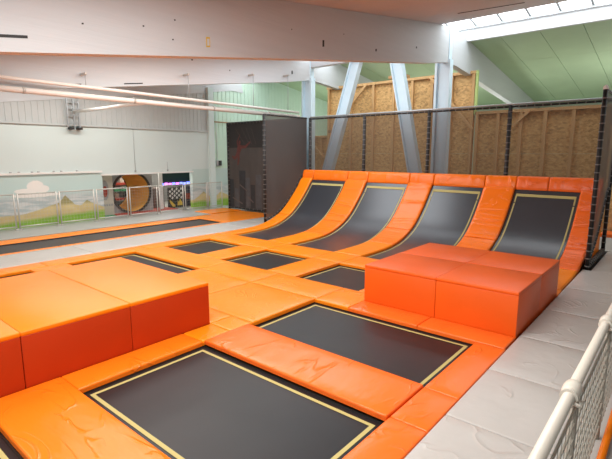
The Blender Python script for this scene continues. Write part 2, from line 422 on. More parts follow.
# ------------------------------------------------------------------ flat trampolines
def trampoline(u0, u1, v0, v1, label, inset=0.075, sw=0.043):
    c = ((u0+u1)/2, (v0+v1)/2, FZ)
    t = empty('trampoline', c, label, 'trampoline', 'flat trampolines let into the floor')
    fr = MB(); e = 0.05
    for a, b in (((u0-e, v0-e, FZ), (u1+e, v0+.01, -0.085)), ((u0-e, v1-.01, FZ), (u1+e, v1+e, -0.085)), ((u0-e, v0+.01, FZ), (u0+.01, v1-.01, -0.085)), ((u1-.01, v0+.01, FZ), (u1+e, v1-.01, -0.085))):
        fr.box(a, b)
    fr.build('frame', M['black'], t)
    b = MB(); zb = -0.088; n = 14
    def zz(x, y): return zb-0.012*math.sin(math.pi*(x-u0)/(u1-u0))*math.sin(math.pi*(y-v0)/(v1-v0))
    for j in range(n+1):
        for i in range(n+1):
            x = u0+.012+(u1-u0-.024)*i/n; y = v0+.012+(v1-v0-.024)*j/n; b.v.append((x, y, zz(x, y)))
    for j in range(n):
        for i in range(n):
            b.f.append((j*(n+1)+i, j*(n+1)+i+1, (j+1)*(n+1)+i+1, (j+1)*(n+1)+i)); b.m.append(0); b.sm.append(True)
    a0, a1, c0, c1 = u0+inset, u1-inset, v0+inset, v1-inset
    def strip(p0, p1, q0, q1, k):   # thin stitched webbing
        for i in range(k):
            t0 = i/k; t1 = (i+1)/k
            pts = []
            for (s, tt) in ((p0, t0), (p0, t1), (q0, t1), (q0, t0)):
                o = p1 if s is p0 else q1
                x = s[0]+(o[0]-s[0])*tt; y = s[1]+(o[1]-s[1])*tt; pts.append((x, y, zz(x, y)+0.004))
            b.quad(pts, 1, True)
    w = sw
    strip((a0, c0), (a1, c0), (a0, c0+w), (a1, c0+w), 14); strip((a0, c1-w), (a1, c1-w), (a0, c1), (a1, c1), 14)
    strip((a0, c0+w), (a0, c1-w), (a0+w, c0+w), (a0+w, c1-w), 14); strip((a1-w, c0+w), (a1-w, c1-w), (a1, c0+w), (a1, c1-w), 14)
    b.build('bed', [M['bed'], M['stripe']], t)
    return t
trampoline(-4.80, -1.98, 1.91, 3.57, 'large black rectangular trampoline at the bottom front right of the left block')
trampoline(-4.80, -1.98, 4.38, 5.96, 'wide black trampoline in front of the right foam block')
trampoline(-4.80, -1.98, -0.6, 1.13, 'black trampoline corner showing in the bottom left picture corner')
trampoline(A0, -8.08, 4.29, 5.99, 'wide black trampoline partly hidden behind the left foam block')
trampoline(A0, -8.08, 1.85, 3.51, 'black trampoline corner at the left picture edge behind the left block')
trampoline(A0, A1, 6.85, 8.42, 'small square trampoline farthest left, near the long grey walkway', 0.06, 0.04)
trampoline(B0, B1, 6.85, 8.42, 'small square trampoline in the middle of the back row', 0.06, 0.04)
trampoline(C0, C1, 6.85, 8.42, 'small square trampoline just left of the right foam block', 0.06, 0.04)

# ------------------------------------------------------------------ curved wall trampolines
PROF = [(9.31, -.075), (9.9, -.075), (10.5, -.065), (10.9, -.035), (11.25, .02), (11.6, .115), (11.9, .235), (12.2, .40), (12.5, .635), (12.8, .925), (13.07, 1.22), (13.32, 1.52)]
def prof(v):
    for (a, za), (b, zb) in zip(PROF, PROF[1:]):
        if v <= b:
            i = [p[0] for p in PROF].index(a)
            p0 = PROF[max(i-1, 0)][1]; p3 = PROF[min(i+2, len(PROF)-1)][1]
            t = (v-a)/(b-a)
            return 0.5*((2*za)+(-p0+zb)*t+(2*p0-5*za+4*zb-p3)*t*t+(-p0+3*za-3*zb+p3)*t**3)
    return PROF[-1][1]+(v-13.32)*1.2
def pn(v):
    d = (prof(v+.02)-prof(v-.02))/.04 if v > 9.35 else 0
    l = math.hypot(1, d); return (-d/l, 1/l)
def sheet(mb, u0, u1, v0, v1, off, mi=0, n=22, th=0.0, smooth=True):
    row = []
    for k in range(n+1):
        v = v0+(v1-v0)*k/n; a, b = pn(v); row.append((v+a*off, prof(v)+b*off, v-a*th+a*off, prof(v)+b*(off-th)))
    for k in range(n):
        p, q = row[k], row[k+1]
        mb.quad([(u0, p[0], p[1]), (u1, p[0], p[1]), (u1, q[0], q[1]), (u0, q[0], q[1])], mi, smooth)
def merge(mb, d=0.0005):
    bm = bmesh.new(); vs = [bm.verts.new(v) for v in mb.v]
    lay = []
    for f, m, s in zip(mb.f, mb.m, mb.sm):
        try: fc = bm.faces.new([vs[i] for i in f]); fc.material_index = m; fc.smooth = s
        except ValueError: pass
    bmesh.ops.remove_doubles(bm, verts=bm.verts, dist=d)
    bm.verts.index_update(); out = MB(); out.v = [tuple(v.co) for v in bm.verts]
    for fc in bm.faces: out.f.append(tuple(v.index for v in fc.verts)); out.m.append(fc.material_index); out.sm.append(fc.smooth)
    bm.free(); return out
def curved_tramp(u0, u1, label):
    c = ((u0+u1)/2, 11.3, FZ)
    t = empty('curved_trampoline', c, label, 'curved trampoline', 'curved trampolines in the quarter pipe row')
    bed = MB(); sheet(bed, u0+.012, u1-.012, 9.33, 13.32, 0); bed = merge(bed)
    i = 0.062; w = 0.036; s = MB()
    sheet(s, u0+i, u0+i+w, 9.40, 13.22, .004, 1); sheet(s, u1-i-w, u1-i, 9.40, 13.22, .004, 1)
    sheet(s, u0+i+w, u1-i-w, 9.40, 9.46, .004, 1, 3); sheet(s, u0+i+w, u1-i-w, 13.17, 13.22, .004, 1, 3)
    s = merge(s); k = len(bed.v); bed.v += s.v; bed.f += [tuple(a+k for a in f_) for f_ in s.f]; bed.m += s.m; bed.sm += s.sm
    bed.build('bed', [M['ramp_bed'], M['stripe']], t)
    fr = MB(); n = 30
    for uu in (u0-.02, u1+.02):
        fr.tube([(uu, 9.31+4.01*k/n, prof(9.31+4.01*k/n)-.03) for k in range(n+1)], .028, 6)
    fr.tube([(u0, 13.34, 1.50), (u1, 13.34, 1.50)], .03, 6)
    for uu in (u0-.02, u1+.02):
        for v in (12.1, 13.3): fr.tube([(uu, v, FZ), (uu, v, prof(v)-.04)], .03, 6)
    fr.build('frame', M['black'], t)
labs = ['leftmost of the four curved black wall trampolines, beside the grey side net', 'second curved black wall trampoline from the left, below the pale leaning brace',
        'third curved black wall trampoline, directly behind the right foam block left half', 'rightmost curved black wall trampoline, nearest the grey walkway']
for (u0, u1), l in zip(((A0, A1), (B0, B1), (C0, C1), (D0, D1)), labs): curved_tramp(u0, u1, l)

def ramp_pad(u0, u1, v0, v1, mat, label, group, wr=0.0, seed=0):
    rnd = random.Random(seed); g = 0.006; u0 += g; u1 -= g; v0 += g; v1 -= g
    nx = 14; ny = max(12, int((v1-v0)/0.013)); mb = MB(); th = 0.07
    L = u1-u0; folds = [(rnd.uniform(v0, v1), rnd.uniform(-.10, .10), rnd.uniform(.5, 1.0)) for _ in range(int((v1-v0)*7))]
    def H(x, v):
        dx = min(x-u0, u1-x); dv = min(v-v0, v1-v)
        r = .035; e = 0
        if dx < r: e -= (1-math.sqrt(max(0, 1-((r-dx)/r)**2)))*r
        if dv < r: e -= (1-math.sqrt(max(0, 1-((r-dv)/r)**2)))*r*.6
        h = 0
        for fv, sl, a in folds:
            d = (v-(fv+sl*(x-u0)/L))/.024
            h += a*math.exp(-d*d)
        return th+e+wr*h*min(1, dx/.15)
    xs = [u0, u0+.008, u0+.035]+[u0+.035+(L-.07)*k/nx for k in range(1, nx)]+[u1-.035, u1-.008, u1]
    vs = [v0, v0+.01, v0+.035]+[v0+.035+(v1-v0-.07)*k/ny for k in range(1, ny)]+[v1-.035, v1-.01, v1]
    NX = len(xs); NY = len(vs)
    for v in vs:
        a, b = pn(v)
        for x in xs: h = H(x, v); mb.v.append((x, v+a*h, prof(v)+b*h))
    for j in range(NY-1):
        for i in range(NX-1): mb.f.append((j*NX+i, j*NX+i+1, (j+1)*NX+i+1, (j+1)*NX+i)); mb.m.append(0); mb.sm.append(True)
    ring = [(i, 0) for i in range(NX)]+[(NX-1, j) for j in range(1, NY)]+[(i, NY-1) for i in range(NX-2, -1, -1)]+[(0, j) for j in range(NY-2, 0, -1)]
    k0 = len(mb.v)
    for (i, j) in ring:
        v = vs[j]; a, b = pn(v); mb.v.append((xs[i], v-a*.02, prof(v)-b*.02))
    n = len(ring)
    for k in range(n):
        a = ring[k]; b = ring[(k+1) % n]
        mb.f.append((a[1]*NX+a[0], k0+k, k0+(k+1) % n, b[1]*NX+b[0])); mb.m.append(0); mb.sm.append(False)
    return tag(mb.build('ramp_pad', mat), label, 'ramp pad', group)
RG = 'orange pads between the curved trampolines'
strips = [(-11.38, A0, 'left of the leftmost curved trampoline', 11.55, 12.0), (A1, B0, 'between the first and second curved trampolines', 10.95, 11.95),
          (B1, C0, 'between the second and third curved trampolines', 10.95, 11.95), (C1, D0, 'between the third and rightmost curved trampolines', 10.95, 11.95),
          (D1, -1.60, 'right of the rightmost curved trampoline', 10.95, 11.95)]
for k, (u0, u1, where, s1, s2) in enumerate(strips):
    m = OC if k < 4 else M['red_pad']
    ramp_pad(u0, u1, 9.0 if k == 0 else 9.31, s1, O, 'flat orange foot pad '+where, RG, 0.0015, k)
    ramp_pad(u0, u1, s1, s2, m if k else O, 'short bending orange pad '+where, RG, 0.007, 10+k)
    ramp_pad(u0, u1, s2, 13.36, m if k else O, 'steep creased orange upper pad '+where, RG, 0.0 if k == 0 else 0.026, 20+k)
# padded top edge
def top_pad(u0, u1, mat, label, seed):
    rnd = random.Random(seed); mb = MB(); g = .005; u0 += g; u1 -= g
    sec = [(13.36, 1.50), (13.33, 1.53), (13.335, 1.60), (13.37, 1.76), (13.40, 1.84), (13.45, 1.885), (13.56, 1.89), (13.62, 1.86), (13.64, 1.80), (13.64, 1.50)]
    n = max(10, int((u1-u0)/.03)); ns = len(sec)
    fl = [(rnd.uniform(u0+.05, u1-.05), rnd.uniform(-.12, .12), rnd.uniform(.5, 1)) for _ in range(int((u1-u0)*6))]
    for i in range(n+1):
        x = u0+(u1-u0)*i/n; e = min(x-u0, u1-x); rr = .012*max(0, 1-e/.03)
        for k, (v, z) in enumerate(sec):
            h = 0
            if 1 < k < 7:
                for fx, sl, a in fl:
                    d = (x-(fx+sl*(k-4)/3))/.03; h += .010*a*math.exp(-d*d)
            mb.v.append((x, v-h+rr*(1 if k < 5 else -1), z+h*.4-(rr if k > 4 else 0)))
    for i in range(n):
        for k in range(ns): mb.f.append((i*ns+k, i*ns+(k+1) % ns, (i+1)*ns+(k+1) % ns, (i+1)*ns+k)); mb.m.append(0); mb.sm.append(k < 8)
    mb.f.append(tuple(range(ns))); mb.m.append(0); mb.sm.append(False)
    mb.f.append(tuple(n*ns+k for k in reversed(range(ns)))); mb.m.append(0); mb.sm.append(False)
    return tag(mb.build('top_edge_pad', mat), label, 'edge pad', 'padded top edge of the quarter pipe')
tops = [(-11.38, A0, 'short orange roll pad at the left end of the ramp top edge'), (A0, A1, 'orange roll pad on top of the leftmost curved trampoline'),
        (A1, B0, 'short orange roll pad on the top edge between first and second curved trampolines'), (B0, B1, 'orange roll pad on top of the second curved trampoline'),
        (B1, C0, 'short orange roll pad on the top edge between second and third curved trampolines'), (C0, C1, 'orange roll pad on top of the third curved trampoline'),
        (C1, D0, 'short orange roll pad on the top edge between third and rightmost curved trampolines'), (D0, -2.82, 'orange roll pad on top of the rightmost curved trampoline, left half'),
        (-2.82, -1.60, 'pinkish orange roll pad at the right end of the ramp top edge')]
for i, (u0, u1, l) in enumerate(tops): top_pad(u0, u1, OC if i < 7 else M['red_pad'], l, 40+i)
# orange cheek closing the right side of the ramp
ck = MB(); poly = [(11.9, FZ), (13.62, FZ), (13.62, 1.48)]+[(v, prof(v)-.04) for v in (13.3, 13.05, 12.8, 12.5, 12.2, 11.9)]
ck.prism_x(poly, -1.615, -1.575)
tag(ck.build('ramp_side_panel', M['orange_side']), 'orange triangular side panel under the right end of the ramp, behind the net', 'side panel')

# ------------------------------------------------------------------ foam blocks
def block(name, u0, u1, v0, v1, h, mat, side, label, group, sub=None):
    t = empty(name, ((u0+u1)/2, (v0+v1)/2, 0.0), label, 'foam block', group)
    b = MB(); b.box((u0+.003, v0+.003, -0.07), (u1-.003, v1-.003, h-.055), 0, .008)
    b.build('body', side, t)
    c = MB(); c.box((u0, v0, h-.058), (u1, v1, h), 0, .016)
    c.build('cover', mat, t)
    return t
LG = 'row of orange foam blocks on the left'
for (v0, v1, l) in ((2.80, 4.04, 'orange foam block at the right end of the left row, beside the middle mat'),
                    (1.55, 2.80, 'orange foam block second from the right end of the left row'),
                    (0.30, 1.55, 'orange foam block at the left picture edge, nearest the camera')):
    block('foam_block', -7.85, -5.26, v0, v1, .625, M['orange_side'], M['red_side_shaded'], l, LG)
RGp = 'four foam blocks forming the right platform'
um, vm = -2.80, 7.70
for (u0, u1, v0, v1, l) in ((-4.09, um, 6.44, vm, 'red orange foam block, front left quarter of the right platform'), (um, -1.60, 6.44, vm, 'red orange foam block, front right quarter of the right platform, beside the walkway'),
                            (-4.09, um, vm, 8.98, 'red orange foam block, back left quarter of the right platform'), (um, -1.60, vm, 8.98, 'red orange foam block, back right quarter of the right platform')):
    block('foam_block', u0, u1, v0, v1, .63, M['red_orange'], M['red_orange'], l, RGp)

# ------------------------------------------------------------------ grey walkways
GV = M['grey_vinyl']
ws = [(-0.2, 1.4), (1.4, 2.72), (2.72, 4.0), (4.0, 5.25), (5.25, 6.55), (6.55, 8.0), (8.0, 9.6), (9.6, 11.35)]
wl = ['grey vinyl walkway pad below the picture frame', 'grey vinyl walkway pad nearest the camera at the bottom edge', 'grey vinyl walkway pad beside the lowest railing fitting', 'grey vinyl walkway pad beside the short corner pad',
      'wrinkled grey vinyl walkway pad at the near corner of the right platform', 'creased grey vinyl walkway pad along the right platform front half',
      'grey vinyl walkway pad along the right platform back half', 'grey vinyl walkway pad at the foot of the right net']
for (a, b), l in list(zip(ws, wl))[1:]:
    rect_pad('walkway_pad', ED, -0.62, a, b, GV, l, 'walkway pad', group='grey walkway pads along the railing', puff=.008, gap=.004)
rect_pad('walkway_pad', -1.42, -0.62, 11.35, 13.3, GV, 'pale grey walkway pad right of the tall side net', 'walkway pad', group='grey walkway pads along the railing', gap=.004)
rect_pad('walkway_pad', -1.42, -0.62, 13.3, 16.2, GV, 'pale grey walkway pad farthest back past the net corner', 'walkway pad', group='grey walkway pads along the railing', gap=.004)
rect_pad('floor_pad', -1.9, -0.62, 16.2, 16.9, M['red_pad'], 'dark red pad lying at the foot of the board wall, right edge', 'floor pad', z=.12, th=.2)
lw = [(-0.5, 2.6), (2.6, 5.2), (5.2, 7.8), (7.8, 10.4), (10.4, 11.55)]
ll = ['pale grey walkway mat left of the picture', 'pale grey walkway mat at the left picture edge', 'pale grey walkway mat beside the long black track, level with the left block', 'pale grey walkway mat beside the long black track, level with the farthest square trampoline', 'pale grey walkway mat ending at the foot of the grey side net']
for (a, b), l in list(zip(lw, ll))[1:]:
    rect_pad('walkway_mat', -12.86, WL, a, b, GV, l, 'walkway mat', group='pale walkway mats beside the long track', gap=.003, puff=.004)
rect_pad('walkway_mat', -12.86, WL, 11.55, 13.55, GV, 'pale grey walkway mat behind the side net, before the banner', 'walkway mat', group='pale walkway mats beside the long track', gap=.003, puff=.004)

# ------------------------------------------------------------------ long tumble track
t = empty('tumble_track', (-13.8, 5, FZ), 'long narrow black tumbling track running beside the grey walkway', 'tumble track')
b = MB(); b.box((-14.42, -3, FZ), (-13.16, 10.72, -0.05)); b.build('bed', plain('track_fabric', (0.045, 0.038, 0.034, 1), .6, var=.15, vscale=2), t)
b = MB()
for a, c in (((-14.50, -3, FZ), (-14.42, 10.8, -0.03)), ((-13.16, -3, FZ), (-13.09, 10.8, -0.03)), ((-14.42, 10.72, FZ), (-13.16, 10.8, -0.03))): b.box(a, c)
b.build('frame', M['black'], t)
rect_pad('track_pad', -13.09, -12.86, -2, 5.0, O, 'thin orange pad strip between the long track and the walkway, left part', 'track pad', group='orange pads round the long track')
rect_pad('track_pad', -13.09, -12.86, 5.0, 10.8, O, 'thin orange pad strip between the long track and the walkway, right part', 'track pad', group='orange pads round the long track')
for a, c, l in ((-2, 5.5, 'orange pad strip along the wall side of the track at the left picture edge'), (5.5, 8.2, 'orange pad strip along the wall side of the track, before the mural end'), (8.2, 10.8, 'orange pad strip along the wall side of the track, before the barrel opening')):
    rect_pad('track_pad', -15.13, -14.50, a, c, O, l, 'track pad', group='orange pads round the long track')
rect_pad('landing_mat', -15.13, -12.86, 10.8, 13.55, M['orange'], 'broad flat orange landing mat between the track end and the dark banner', 'landing mat', puff=.004)
rect_pad('landing_mat', -16.3, -15.13, 11.9, 13.55, M['orange'], 'flat orange mat at the banner left foot by the fence', 'landing mat', puff=.003, z=.03, th=.03)

# ------------------------------------------------------------------ safety nets
NV = 13.72; NH = 3.83
def lacing(mb, pts, r=.035, step=.16, tie_mi=1):
    mb.tube(pts, r, 8, 0)
    for p, q in zip(pts, pts[1:]):
        p = Vector(p); q = Vector(q); L = (q-p).length; n = max(1, int(L/step)); d = (q-p).normalized()
        for k in range(n):
            c = p+d*(k+.5)*step
            if (c-p).length > L: break
            mb.tube([c-d*.012, c+d*.012], r*1.22, 8, tie_mi)
def post(t, u, v, z0, z1, r=.055, cap=False):
    mb = MB(); lacing(mb, [(u, v, z0), (u, v, z1)], r, .17)
    o = mb.build('post', [M['lace'], M['tie']], t)
    if cap:
        c = MB(); c.tube([(u, v, z1-.02), (u, v, z1+.03), (u, v, z1+.07)], [r*1.15, r*1.15, r*.4], 10); c.build('cap', M['white'], o)
bn = empty('safety_net', (-6.45, NV, 0), 'tall brown see-through safety net behind the curved trampolines', 'safety net', 'safety nets around the court')
U = [-11.30, -8.85, -6.45, -4.03, -1.60]
for u in U[:-1]: post(bn, u, NV, 0.0, NH)
for k, (a, b_) in enumerate(zip(U, U[1:])):
    mb = MB(); mb.quad([(a, NV, .05), (b_, NV, .05), (b_, NV, NH), (a, NV, NH)]); mb.build('netting', M['net'], bn)
mb = MB(); mb.tube([(U[0], NV, NH+.03), (U[-1], NV, NH+.03)], .028, 8); mb.build('top_rail', M['steel_grey'], bn)
mb = MB(); lacing(mb, [(U[0], NV-.005, NH-.035), (U[-1], NV-.005, NH-.035)], .026, .2); mb.build('lacing_edge', [M['lace'], M['tie']], bn)
# side nets following the ramp profile
def side_net(u, v0, label, opm, cap=False, v1=NV-.06):
    t = empty('safety_net', (u, v0, 0), label, 'safety net', 'safety nets around the court')
    post(t, u, v0, -.02, NH, .045, cap)
    vs = [v0+(v1-v0)*k/16 for k in range(17)]
    def low(v): return max(.02, prof(min(v, 13.35))+.09)
    mb = MB()
    for a, b_ in zip(vs, vs[1:]): mb.quad([(u, a, low(a)), (u, b_, low(b_)), (u, b_, NH), (u, a, NH)])
    mb = merge(mb); mb.build('netting', opm, t)
    mb = MB(); lacing(mb, [(u, v, low(v)) for v in vs], .03, .15); mb.build('ramp_lacing', [M['lace'], M['tie']], t)
    mb = MB(); lacing(mb, [(u, v0, NH), (u, v1, NH)], .025, .2); mb.build('top_rail', [M['steel_grey'] if cap else M['lace'], M['tie']], t)
    return t
side_net(-11.42, 11.35, 'dense dark grey side net left of the leftmost curved trampoline', M['net_dark'])
sn = side_net(-1.50, 11.40, 'tall grey net with black laced post right of the rightmost curved trampoline', netting('pale_grey_netting', (0.17, 0.15, 0.135, 1), .72), True)
post(sn, -1.50, NV, 0, NH, .045)
mb = MB(); lacing(mb, [(-1.50, 11.4, .05), (-1.50, NV, .05)], .05, .2); mb.build('base_lacing', [M['lace'], M['tie']], sn)

# banner net
bt = empty('banner_net', (-13.8, 13.72, 0), 'large dark mesh banner printed with a leaping figure above a night skyline', 'banner')
bx0, bx1, bv = -16.12, -11.50, 13.72
mb = MB()
def pq(x0, x1, z0, z1, mi, d=0.0): mb.quad([(x0, bv-d, z0), (x1, bv-d, z0), (x1, bv-d, z1), (x0, bv-d, z1)], mi)
pq(bx0, bx1, .05, 2.75, 0); pq(bx0, bx1, 2.75, NH, 1)
for (x0, x1, z1, mi) in ((-16.05, -15.78, 1.35, 2), (-15.72, -15.45, .95, 3), (-15.40, -15.0, 1.75, 2), (-15.02, -14.72, 1.45, 3), (-14.68, -14.40, 1.15, 2), (-14.35, -14.0, 1.6, 3), (-13.9, -13.5, 1.2, 2), (-13.45, -13.1, 1.9, 3), (-13.0, -12.6, 1.3, 2), (-12.5, -12.1, 1.6, 3)):
    pq(x0, x1, .12, z1, mi, .003)
for (x0, x1, zz) in ((-15.9, -15.2, .5), (-15.4, -14.9, 1.1), (-14.9, -14.5, .6)): mb.quad([(x0, bv-.005, zz), (x0+.03, bv-.005, zz+.05), (x1, bv-.005, zz-.2), (x1-.03, bv-.005, zz-.25)], 4)
for (x, dx) in ((-15.2, .5), (-14.9, .35), (-14.6, .3), (-15.6, .6)): mb.quad([(x, bv-.005, 3.6), (x+.012, bv-.005, 3.6), (x+dx, bv-.005, 2.9), (x+dx-.012, bv-.005, 2.9)], 4)
mb.build('printed_mesh', [M['print_bg'], M['print_sky'], M['print_tower'], M['print_tower2'], M['print_ray']], bt)
# leaping figure, printed flat on the mesh
fg = MB()
def blobpoly(pts): fg.quad([(x, bv-.008, z) for x, z in pts])
blobpoly([(-15.55, 2.52), (-15.34, 2.48), (-15.20, 2.72), (-15.22, 2.86), (-15.40, 2.90), (-15.50, 2.74)])       # torso
blobpoly([(-15.40, 2.92), (-15.34, 2.88), (-15.27, 2.93), (-15.26, 3.02), (-15.32, 3.07), (-15.39, 3.03)])       # head
blobpoly([(-15.24, 2.86), (-15.20, 2.72), (-14.95, 2.72), (-14.70, 2.92), (-14.62, 2.98), (-14.68, 3.02), (-14.98, 2.84)])  # reaching arm
blobpoly([(-15.42, 2.88), (-15.48, 2.80), (-15.52, 3.02), (-15.38, 3.22), (-15.30, 3.34), (-15.28, 3.30), (-15.44, 3.02)])  # raised arm
blobpoly([(-15.55, 2.52), (-15.42, 2.48), (-15.50, 2.30), (-15.70, 2.22), (-15.86, 2.34), (-15.84, 2.42), (-15.68, 2.36)])  # bent leg
blobpoly([(-15.46, 2.50), (-15.34, 2.48), (-15.36, 2.20), (-15.44, 1.98), (-15.52, 1.98), (-15.48, 2.20)])       # trailing leg
fg.build('printed_figure', M['print_red'], bt)
for u in (bx0,): 
    mb = MB(); lacing(mb, [(u, bv, 0), (u, bv, NH)], .05, .17); mb.build('post', [M['lace'], M['tie']], bt)
mb = MB(); lacing(mb, [(bx0, bv, NH), (bx1, bv, NH)], .04, .2); mb.build('top_rail', [M['lace'], M['tie']], bt)
mb = MB(); lacing(mb, [(bx0, bv, .06), (bx1, bv, .06)], .035, .25); mb.build('bottom_rail', [M['lace'], M['tie']], bt)

# ------------------------------------------------------------------ roof structure
def ztop(v): return 6.52-.144*(14.3-v) if v <= 14.3 else (6.66-.142*(v-15.4) if v > 16.5 else 6.5)
topc = [(v, 6.50-.144*(14.3-v)-.005) for v in (-4, 14.3)]+[(15.4, 6.56), (16.5, 6.43), (27, 4.95)]
botc = [(-4, 2.87), (2.0, 3.69), (7.7, 4.46), (10.7, 4.86), (13.3, 5.20), (14.3, 5.36), (15, 5.46), (15.7, 5.42), (17, 5.30), (18.2, 5.15), (22.3, 4.72), (27, 4.2)]
def rafter(uc, label, num):
    mb = MB(); tc_, bc_ = (topc, botc) if num < 3 else (topc[:3], botc[:8]); poly = tc_+bc_[::-1]
    mb.prism_x(poly, uc-.12, uc+.12)
    o = mb.build('glulam_rafter', M['beam'], origin=(uc, 0, 0))
    return struct(o, label, 'roof beam')
r1 = rafter(-6.55, 'huge white painted roof beam crossing the top of the picture', 1)
r2 = rafter(-12.40, 'second white roof beam, behind the nearest one', 2)
rafter(-17.32, 'roof beam fixed along the left wall', 3)
# dark slots, plates and bolts on the beams
def mark(uf, v0, v1, z0, z1, mat, d=.004, par=None, name='beam_plate'):
    mb = MB(); s = .135*(v1-v0)
    i = mb.quad
    pts = [(uf+d, v0, z0), (uf+d, v1, z0+s), (uf+d, v1, z1+s), (uf+d, v0, z1)]
    mb.prism_x([(p[1], p[2]) for p in pts], uf-.005, uf+d)
    mb.build(name, mat, par)
f1 = -6.43; f2 = -12.28
mark(f1, 1.6, 2.32, 3.80, 3.835, M['blackprint'], par=r1)
mark(f1, 5.06, 5.14, 4.26, 4.42, M['yellow'], par=r1)
mark(f1, 5.075, 5.125, 4.285, 4.395, M['beam'], .006, par=r1)
mark(f1, 8.22, 8.28, 4.80, 4.94, M['blackprint'], par=r1)
mark(f1, 10.4, 10.46, 5.06, 5.12, M['blackprint'], par=r1)
mark(f1, 12.6, 12.66, 5.5, 5.55, M['blackprint'], par=r1)
for v, z in ((3.9, 4.35), (4.4, 4.25), (4.45, 4.55), (4.75, 4.0), (9.0, 5.2), (7.2, 4.95), (3.0, 4.2)): mark(f1, v, v+.025, z, z+.02, M['blackprint'], par=r1)
mark(f2, 6.78, 7.35, 4.39, 4.42, M['blackprint'], par=r2); mark(f2, 5.30, 5.60, 4.21, 4.235, M['blackprint'], par=r2)
mark(f2, 13.75, 13.83, 5.55, 5.68, M['blackprint'], par=r2); mark(f2, 10.6, 10.64, 5.25, 5.29, M['blackprint'], par=r2)

# ceiling (near slope) with panel joints
c = MB(); n = 9
for k in range(n):
    v0 = -4+18.3*k/n; v1 = -4+18.3*(k+1)/n-.012
    z0 = 6.50-.144*(14.3-v0); z1 = 6.50-.144*(14.3-v1)
    c.prism_x([(v0, z0), (v1, z1), (v1, z1+.08), (v0, z0+.08)], -17.6, 5.0)
c.prism_x([(-4, 3.97), (14.3, 6.60), (14.3, 6.72), (-4, 4.09)], -17.6, 5.0)
c.prism_x([(14.2, 6.50), (14.32, 6.50), (14.32, 6.92), (14.2, 6.92)], -17.6, 5.0)
struct(c.build('ceiling', M['ceiling'], origin=(0, 0, 0)), 'pale ceiling sloping up to the skylight', 'ceiling')
mb = MB(); mb.bar((-5.3, 12.75, 6.272), (-3.7, 13.15, 6.329), .05, .012, (0, -.14, 1)); struct(mb.build('trim_1', M['blackprint']), 'thin dark slot in the near ceiling', 'ceiling slot')
# far roof slope, green panels with joints
c = MB(); W = 1.22
k = 0; x = -17.6
while x < 5:
    for a, b_ in ((16.5, 19.4), (19.4, 22.3), (22.3, 27)):
        z0 = 6.44-.142*(a-16.5); z1 = 6.44-.142*(b_-16.5)
        c.prism_x([(a, z0), (b_-.015, z1), (b_-.015, z1+.06), (a, z0+.06)], x, x+W*1.0-.015)
    x += W
c.prism_x([(16.5, 6.53), (27, 5.04), (27, 5.14), (16.5, 6.63)], -17.6, 5.0)
struct(c.build('roof_far', M['green_roof'], origin=(0, 0, 0)), 'pale green roof panels beyond the skylight', 'roof')
# curb beam of the skylight
c = MB(); c.box((-17.6, 16.36, 6.36), (5, 16.5, 6.74)); struct(c.build('trim_2', M['beam'], origin=(0, 0, 0)), 'white curb beam below the skylight', 'beam')
# skylight glazing with bars
sk = empty('window_1', (-6, 15.4, 6.8), 'long strip skylight along the roof ridge', 'skylight', kind='structure')
mb = MB(); mb.quad([(-17.6, 14.3, 6.84), (5, 14.3, 6.84), (5, 15.4, 7.05), (-17.6, 15.4, 7.05)]); mb.quad([(-17.6, 15.4, 7.05), (5, 15.4, 7.05), (5, 16.5, 6.84), (-17.6, 16.5, 6.84)])
mb.build('pane', M['glazing'], sk)
u = -17.3
mb = MB()
while u < 5:
    mb.bar((u, 14.3, 6.80), (u, 15.4, 7.01), .07, .06, (0, 0, 1)); mb.bar((u, 15.4, 7.01), (u, 16.5, 6.80), .07, .06, (0, 0, 1)); u += .86
mb.build('glazing_bar', M['steel_grey'], sk)
mb = MB(); mb.box((-17.5, 16.30, 6.742), (5, 16.36, 6.81)); mb.build('frame', M['steel_grey'], sk)
# ridge beam between the two columns
mb = MB(); mb.box((-12.28, 14.9, 5.95), (-6.67, 15.15, 6.35)); struct(mb.build('trim_3', M['beam']), 'short ridge beam between the columns', 'beam')

# ------------------------------------------------------------------ columns and braces (H sections)
def hcol(u, v, z0, z1, label):
    t = empty('steel_column', (u, v, 0), label, 'column', kind='structure')
    mb = MB()
    mb.box((u-.27, v-.13, z0), (u-.19, v+.13, z1)); mb.box((u+.13, v-.13, z0), (u+.25, v+.13, z1), 0)
    mb.build('flange', M['steel_white'], t)
    mb = MB(); mb.box((u-.19, v-.03, z0), (u+.13, v+.03, z1)); mb.build('web', M['steel_white'], t)
    mb = MB(); mb.box((u-.36, v-.2, 0), (u+.36, v+.2, .03)); mb.build('base_plate', M['steel_grey'], t)
    mb = MB(); mb.box((u+.16, v-.11, 5.0), (u+.20, v+.11, 6.48)); mb.build('head_plate', M['steel_white'], t)
    return t
hcol(-6.60, 15, 0, 5.55, 'pale blue steel column right of the two leaning braces')
hcol(-12.45, 15, 0, 5.55, 'pale blue steel column behind the corner of the safety nets')
def brace(p, q, label):
    t = empty('steel_brace', (q[0], q[1], 0), label, 'brace', 'leaning steel braces behind the net')
    d = (Vector(q)-Vector(p)).normalized(); s = d.cross(Vector((0, 1, 0))).normalized()
    for sg in (-.20, .20):
        mb = MB(); mb.bar(Vector(p)+s*sg, Vector(q)+s*sg, .24, .045, s); mb.build('flange', M['steel_white'], t)
    mb = MB(); mb.bar(p, q, .05, .36, s); mb.build('web', M['steel_white'], t)
brace((-10.0, 14.98, 6.2), (-11.95, 14.98, 0.02), 'pale blue steel brace leaning right, foot near the left column')
brace((-8.42, 14.98, 5.95), (-7.10, 14.98, 0.02), 'pale blue steel brace leaning left, foot near the right column')

